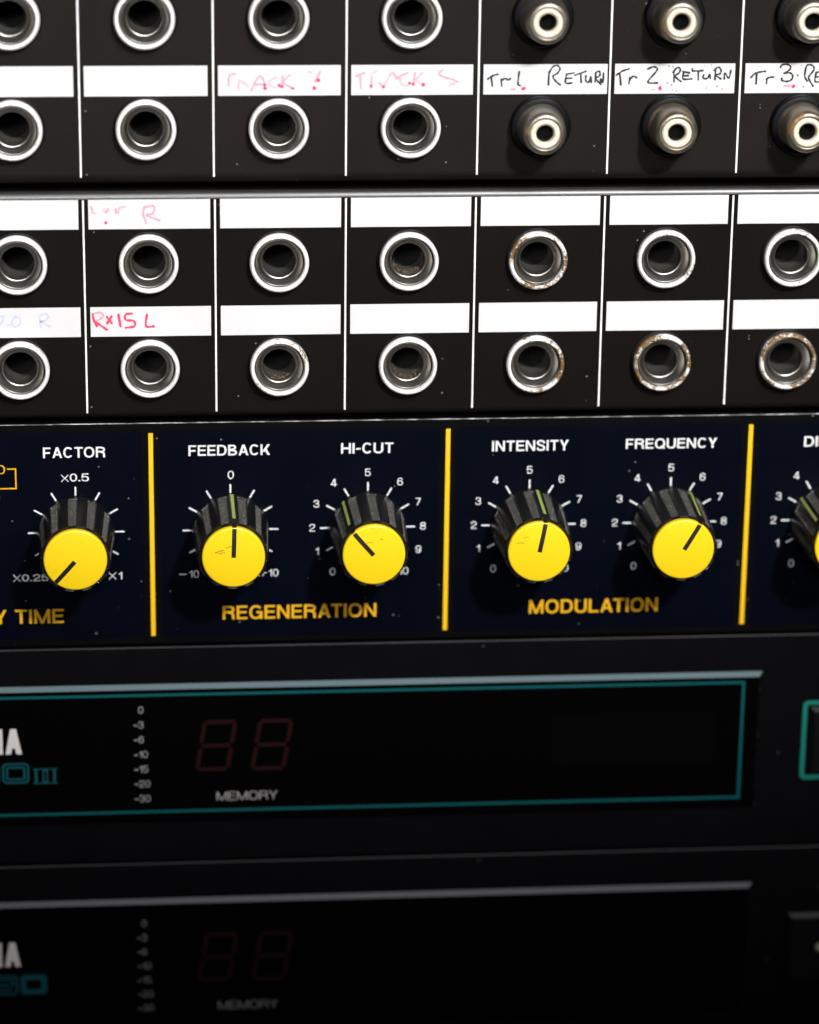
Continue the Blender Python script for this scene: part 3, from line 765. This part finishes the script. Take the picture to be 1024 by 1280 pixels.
M_SCUFFMARK = plain('brown_scuff', (0.48, 0.26, 0.012), 0.6, 0.3)
SCUFFS = {-35: ((-2.7, -1.4, 1.5, 0.3, -18), (-2.2, -1.1, 1.1, 0.22, -12), (-0.9, -2.25, 0.9, 0.2, -20)),
          -8: ((-1.0, -2.6, 1.5, 0.16, -8), (1.35, -3.25, 0.25, 0.26, 0)),
          23: ((-3.6, -2.0, 1.2, 0.2, 5), (-2.6, -3.1, 1.0, 0.15, -10))}
SM = {}
# cap pointer angle and body turn, degrees clockwise from straight up
for kx, kind, ang, cm in zip(KX, ('fac', 'fb', 'num', 'num', 'num', 'num'), (-139, 2, -41, 11, 31, -50), (CM, CM, CM, CM, CM, CM)):
    scale_marks(kx, kind)
    k = link('knob', KM, dly, P(kx - DX, KY - DY))
    # +x local turned to point up (-y): angle measured in x,y(down)
    t = math.radians(ang - 90)
    k.rotation_euler = (0, t, 0)
    c = link('cap', cm, k); link('pointer', PM[0], c); link('pointer_line', PM[1], k)
    for sx, sy, sl, sw, sa in SCUFFS.get(round(kx), ()):
        q = Msh(); ca, sa_ = math.cos(math.radians(sa)), math.sin(math.radians(sa))
        pts = [(sx + ca * sl * (i / 4 - .5), sy + sa_ * sl * (i / 4 - .5) + 0.06 * math.sin(i * 2.1)) for i in range(5)]
        q.ribbon(pts, sw, dome(math.hypot(sx, sy)) + 0.05, 0, True)
        z = q.build('scuff_mark', M_SCUFFMARK, c); z.rotation_euler = (0, -t, 0)

# ------------------------------------------------------------------ effects units
XW = 70.9
def seg_digit(m, x0, y0, x1, y1, mi=0):
    """slanted seven-segment eight; the box is the ink box"""
    sl = 1.75; w = x1 - x0 - sl; hgt = y1 - y0; t_ = 0.82; g = 0.14
    def pt(u, v): return (x0 + sl * (1 - v / hgt) + u, y0 + v)
    def sp(l): m.poly([(q[0], q[1], 1.06) for q in [pt(*p) for p in l]][::-1], mi)
    hf = hgt / 2
    for v in (0, hf - t_ / 2, hgt - t_):
        sp([(g + .3, v), (w - g - .3, v), (w - t_ - g + .3, v + t_), (t_ + g - .3, v + t_)])
    for u in (0, w - t_):
        for v0, v1 in ((g, hf - g), (hf + g, hgt - g)):
            sp([(u, v0 + .35), (u + t_, v0 + .55), (u + t_, v1 - .55), (u, v1 - .35)])

def outline(m, x0, y0, x1, y1, w, h, r=0.0, mi=0):
    n = 5
    def loop(a, b, c, d, r):
        if r <= 0.02: return [(a, b), (c, b), (c, d), (a, d)]
        out = []
        for cx, cy, s in ((a + r, b + r, 180), (c - r, b + r, 270), (c - r, d - r, 0), (a + r, d - r, 90)):
            out += arc(cx, cy, r, s, s + 90, n)
        return out
    A = loop(x0, y0, x1, y1, r); B = loop(x0 + w, y0 + w, x1 - w, y1 - w, max(r - w, 0.03) if r > 0.02 else 0)
    a = m.pts([(x, y, h) for x, y in A]); b = m.pts([(x, y, h) for x, y in B])
    for i in range(len(A)):
        j = (i + 1) % len(A)
        m.face([a[i], b[i], b[j], a[j]], mi)

def effects_unit(label, oy, first):
    ox = 26.0; by = 72.4
    u = root('effects_unit', ox, by + oy, label, 'effects unit')
    m = Msh(ox, by)
    faceplate(m, XL, XR, 26.9, by, 0.22, (), 5, 14.0, 0, 1, 0)
    plate = m.build('faceplate', [M_UNIT, M_UNIT_EDGE], u)
    # display window block: chamfered smoked acrylic
    wx0, wx1, wy0, wy1, c, hb, hf = -170.0, XW, 34.6, 64.0, 0.82, -0.2, 1.0
    m = Msh(ox, by)
    o_ = [(wx0, wy1), (wx1, wy1), (wx1, wy0), (wx0, wy0)]
    i_ = [(wx0 + c, wy1 - c), (wx1 - c, wy1 - c), (wx1 - c, wy0 + c), (wx0 + c, wy0 + c)]
    b0 = m.pts([(x, y, hb) for x, y in o_]); b1 = m.pts([(x, y, 0.05) for x, y in o_]); b2 = m.pts([(x, y, hf) for x, y in i_])
    m.face(b2, 0)
    for i in range(4):
        j = (i + 1) % 4
        m.face([b0[i], b0[j], b1[j], b1[i]], 0)
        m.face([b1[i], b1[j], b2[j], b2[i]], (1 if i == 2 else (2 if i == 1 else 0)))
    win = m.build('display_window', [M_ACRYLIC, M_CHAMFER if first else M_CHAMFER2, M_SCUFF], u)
    L = Msh(ox, by); L.rect(28.9, 42.4, 61.6, 53.7, 1.03); L.build('display_panel', M_LCD, win)
    L = Msh(ox, by)
    seg_digit(L, -41.95, 42.05, -33.4, 52.85); seg_digit(L, -31.05, 42.05, -22.4, 52.95)
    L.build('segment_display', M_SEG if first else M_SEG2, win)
    L = Msh(ox, by)
    for k in range(7): L.rect(-61.4, 39.0 + 2.85 * k, -58.4, 41.2 + 2.85 * k, 1.03)
    L.build('level_meter', M_METER, win)
    L = Msh(ox, by)
    for k, s_ in enumerate(('0', '3', '6', '10', '15', '20', '30')):
        cy = 39.6 + 3.14 * k
        if k:
            L.rect(-53.75, cy + 0.0, -53.05, cy + 0.2, 1.04)
        x0 = -53.0 if k else -53.0
        add_text(L, s_, -52.85, cy - 0.72, None, cy + 0.72, 1.04, 0, 0.10)
    add_text(L, 'MEMORY', -37.65, 57.4, -25.65, 59.25, 1.04, 0, 0.10)
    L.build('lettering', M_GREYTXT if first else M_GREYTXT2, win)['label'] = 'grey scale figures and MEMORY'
    L = Msh(ox, by)
    dx = 0.0 if first else -1.45
    add_text(L, 'YAMAHA', -97.2 + dx, 43.0, -75.65 + dx, 48.35, 1.04, 0, 0.26)
    L.build('lettering', M_LOGO if first else M_LOGO2, win)['label'] = 'silver maker lettering'
    L = Msh(ox, by)
    dx = 0.0 if first else 2.35
    for k, ch in enumerate('09XPS'):
        x1 = -74.35 + dx - 5.75 * k; x0 = x1 - 5.25
        if ch == '0':
            outline(L, x0, 50.25, x1, 54.6, 0.42, 1.04, 0.9); outline(L, x0 + 0.72, 50.97, x1 - 0.72, 53.88, 0.42, 1.04, 0.5)
            if not first: outline(L, x0 + 0.3, 50.6, x1 - 0.3, 54.3, 0.5, 1.045, 0.6)
        elif ch in '9P':
            outline(L, x0, 50.25, x1, 54.6 if ch == '9' else 53.0, 0.42, 1.04, 0.9); outline(L, x0 + 0.72, 50.97, x1 - 0.72, 52.6, 0.42, 1.04, 0.5)
            L.rect(x0 + 0.5, 53.2, x1 - 1.2, 53.6, 1.043)
        else:
            add_text(L, ch, x0, 50.25, x1, 54.6, 1.04, 0, 0.15)
    if first:
        for x0, x1 in ((-73.3, -72.75), (-69.7, -69.15)):
            L.rect(x0, 51.75, x1, 54.5, 1.04)
        outline(L, -71.75, 51.75, -70.7, 54.5, 0.3, 1.04)
        L.rect(-73.6, 51.5, -68.85, 51.74, 1.04); L.rect(-73.6, 54.51, -68.85, 54.75, 1.04)
    L.build('lettering', M_TEAL2 if first else M_TEAL3, win)['label'] = 'dark teal model lettering'
    if first:
        L = Msh(ox, by); outline(L, -160.0, 36.25, 67.25, 61.6, 0.55, 1.05)
        L.build('window_outline', M_TEAL, win)['label'] = 'teal outline'
        fr = Msh(ox, by); outline(fr, 79.5, 41.2, 112.0, 58.2, 0.85, 0.03, 1.1)
        fr.build('button_outline', M_TEALB, plate)['label'] = 'teal rounded outline'
    b = Msh(ox, by)
    x0, y0, x1, y1, c = 80.9, 42.3, 108.0, 56.8, 0.8
    if not first: x0, y0, y1 = 78.6, 41.5, 57.0
    o_ = [(x0, y1), (x1, y1), (x1, y0), (x0, y0)]; i_ = [(x0 + c, y1 - c), (x1 - c, y1 - c), (x1 - c, y0 + c), (x0 + c, y0 + c)]
    b0 = b.pts([(x, y, 0.0) for x, y in o_]); b1 = b.pts([(x, y, 0.7) for x, y in o_]); b2 = b.pts([(x, y, 1.5) for x, y in i_])
    b.face(b2)
    for i in range(4):
        j = (i + 1) % 4
        b.face([b0[i], b0[j], b1[j], b1[i]]); b.face([b1[i], b1[j], b2[j], b2[i]], 1 if i == 2 else 0)
    bt = b.build('button', [M_BLACK, M_UNIT_EDGE], u)
    if not first:
        d = Msh(ox, by); d.lathe([(1.0, 1.45), (1.0, 1.75), (0.75, 2.1), (0.3, 2.25)], 85.4, 49.0, 24, close_top=True)
        d.build('indicator_lamp', M_LAMP, bt)
    if oy: pass
    return u

M_TEALB = plain('green_teal_outline', (0.008, 0.20, 0.165), 0.5, 0.3)
M_TEAL3 = plain('dim_teal_legend', (0.003, 0.070, 0.085), 0.5, 0.3)
M_SEG2 = plain('shaded_red_segment', (0.011, 0.0008, 0.0012), 0.5, 0.2)  # darkened copy for the lower unit; light falloff is put into the colour
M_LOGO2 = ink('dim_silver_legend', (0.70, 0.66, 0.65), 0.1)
M_GREYTXT2 = ink('shaded_grey_legend', (0.22, 0.21, 0.21), 0.1)  # same legend darkened for the lower unit, painting in the fading light
M_CHAMFER2 = plain('lit_grey_acrylic_edge', (0.10, 0.10, 0.115), 0.4, 0.3)  # lower unit's top chamfer, its reflected light painted as pale grey
M_LAMP = plain('pale_unlit_lamp', (0.28, 0.30, 0.22), 0.4)

effects_unit('black effects unit with teal-outlined display window directly under the yellow-knobbed navy panel', 0.0, True)
effects_unit('black effects unit without teal outline, lowest in the rack and half out of the picture', 46.1, False)
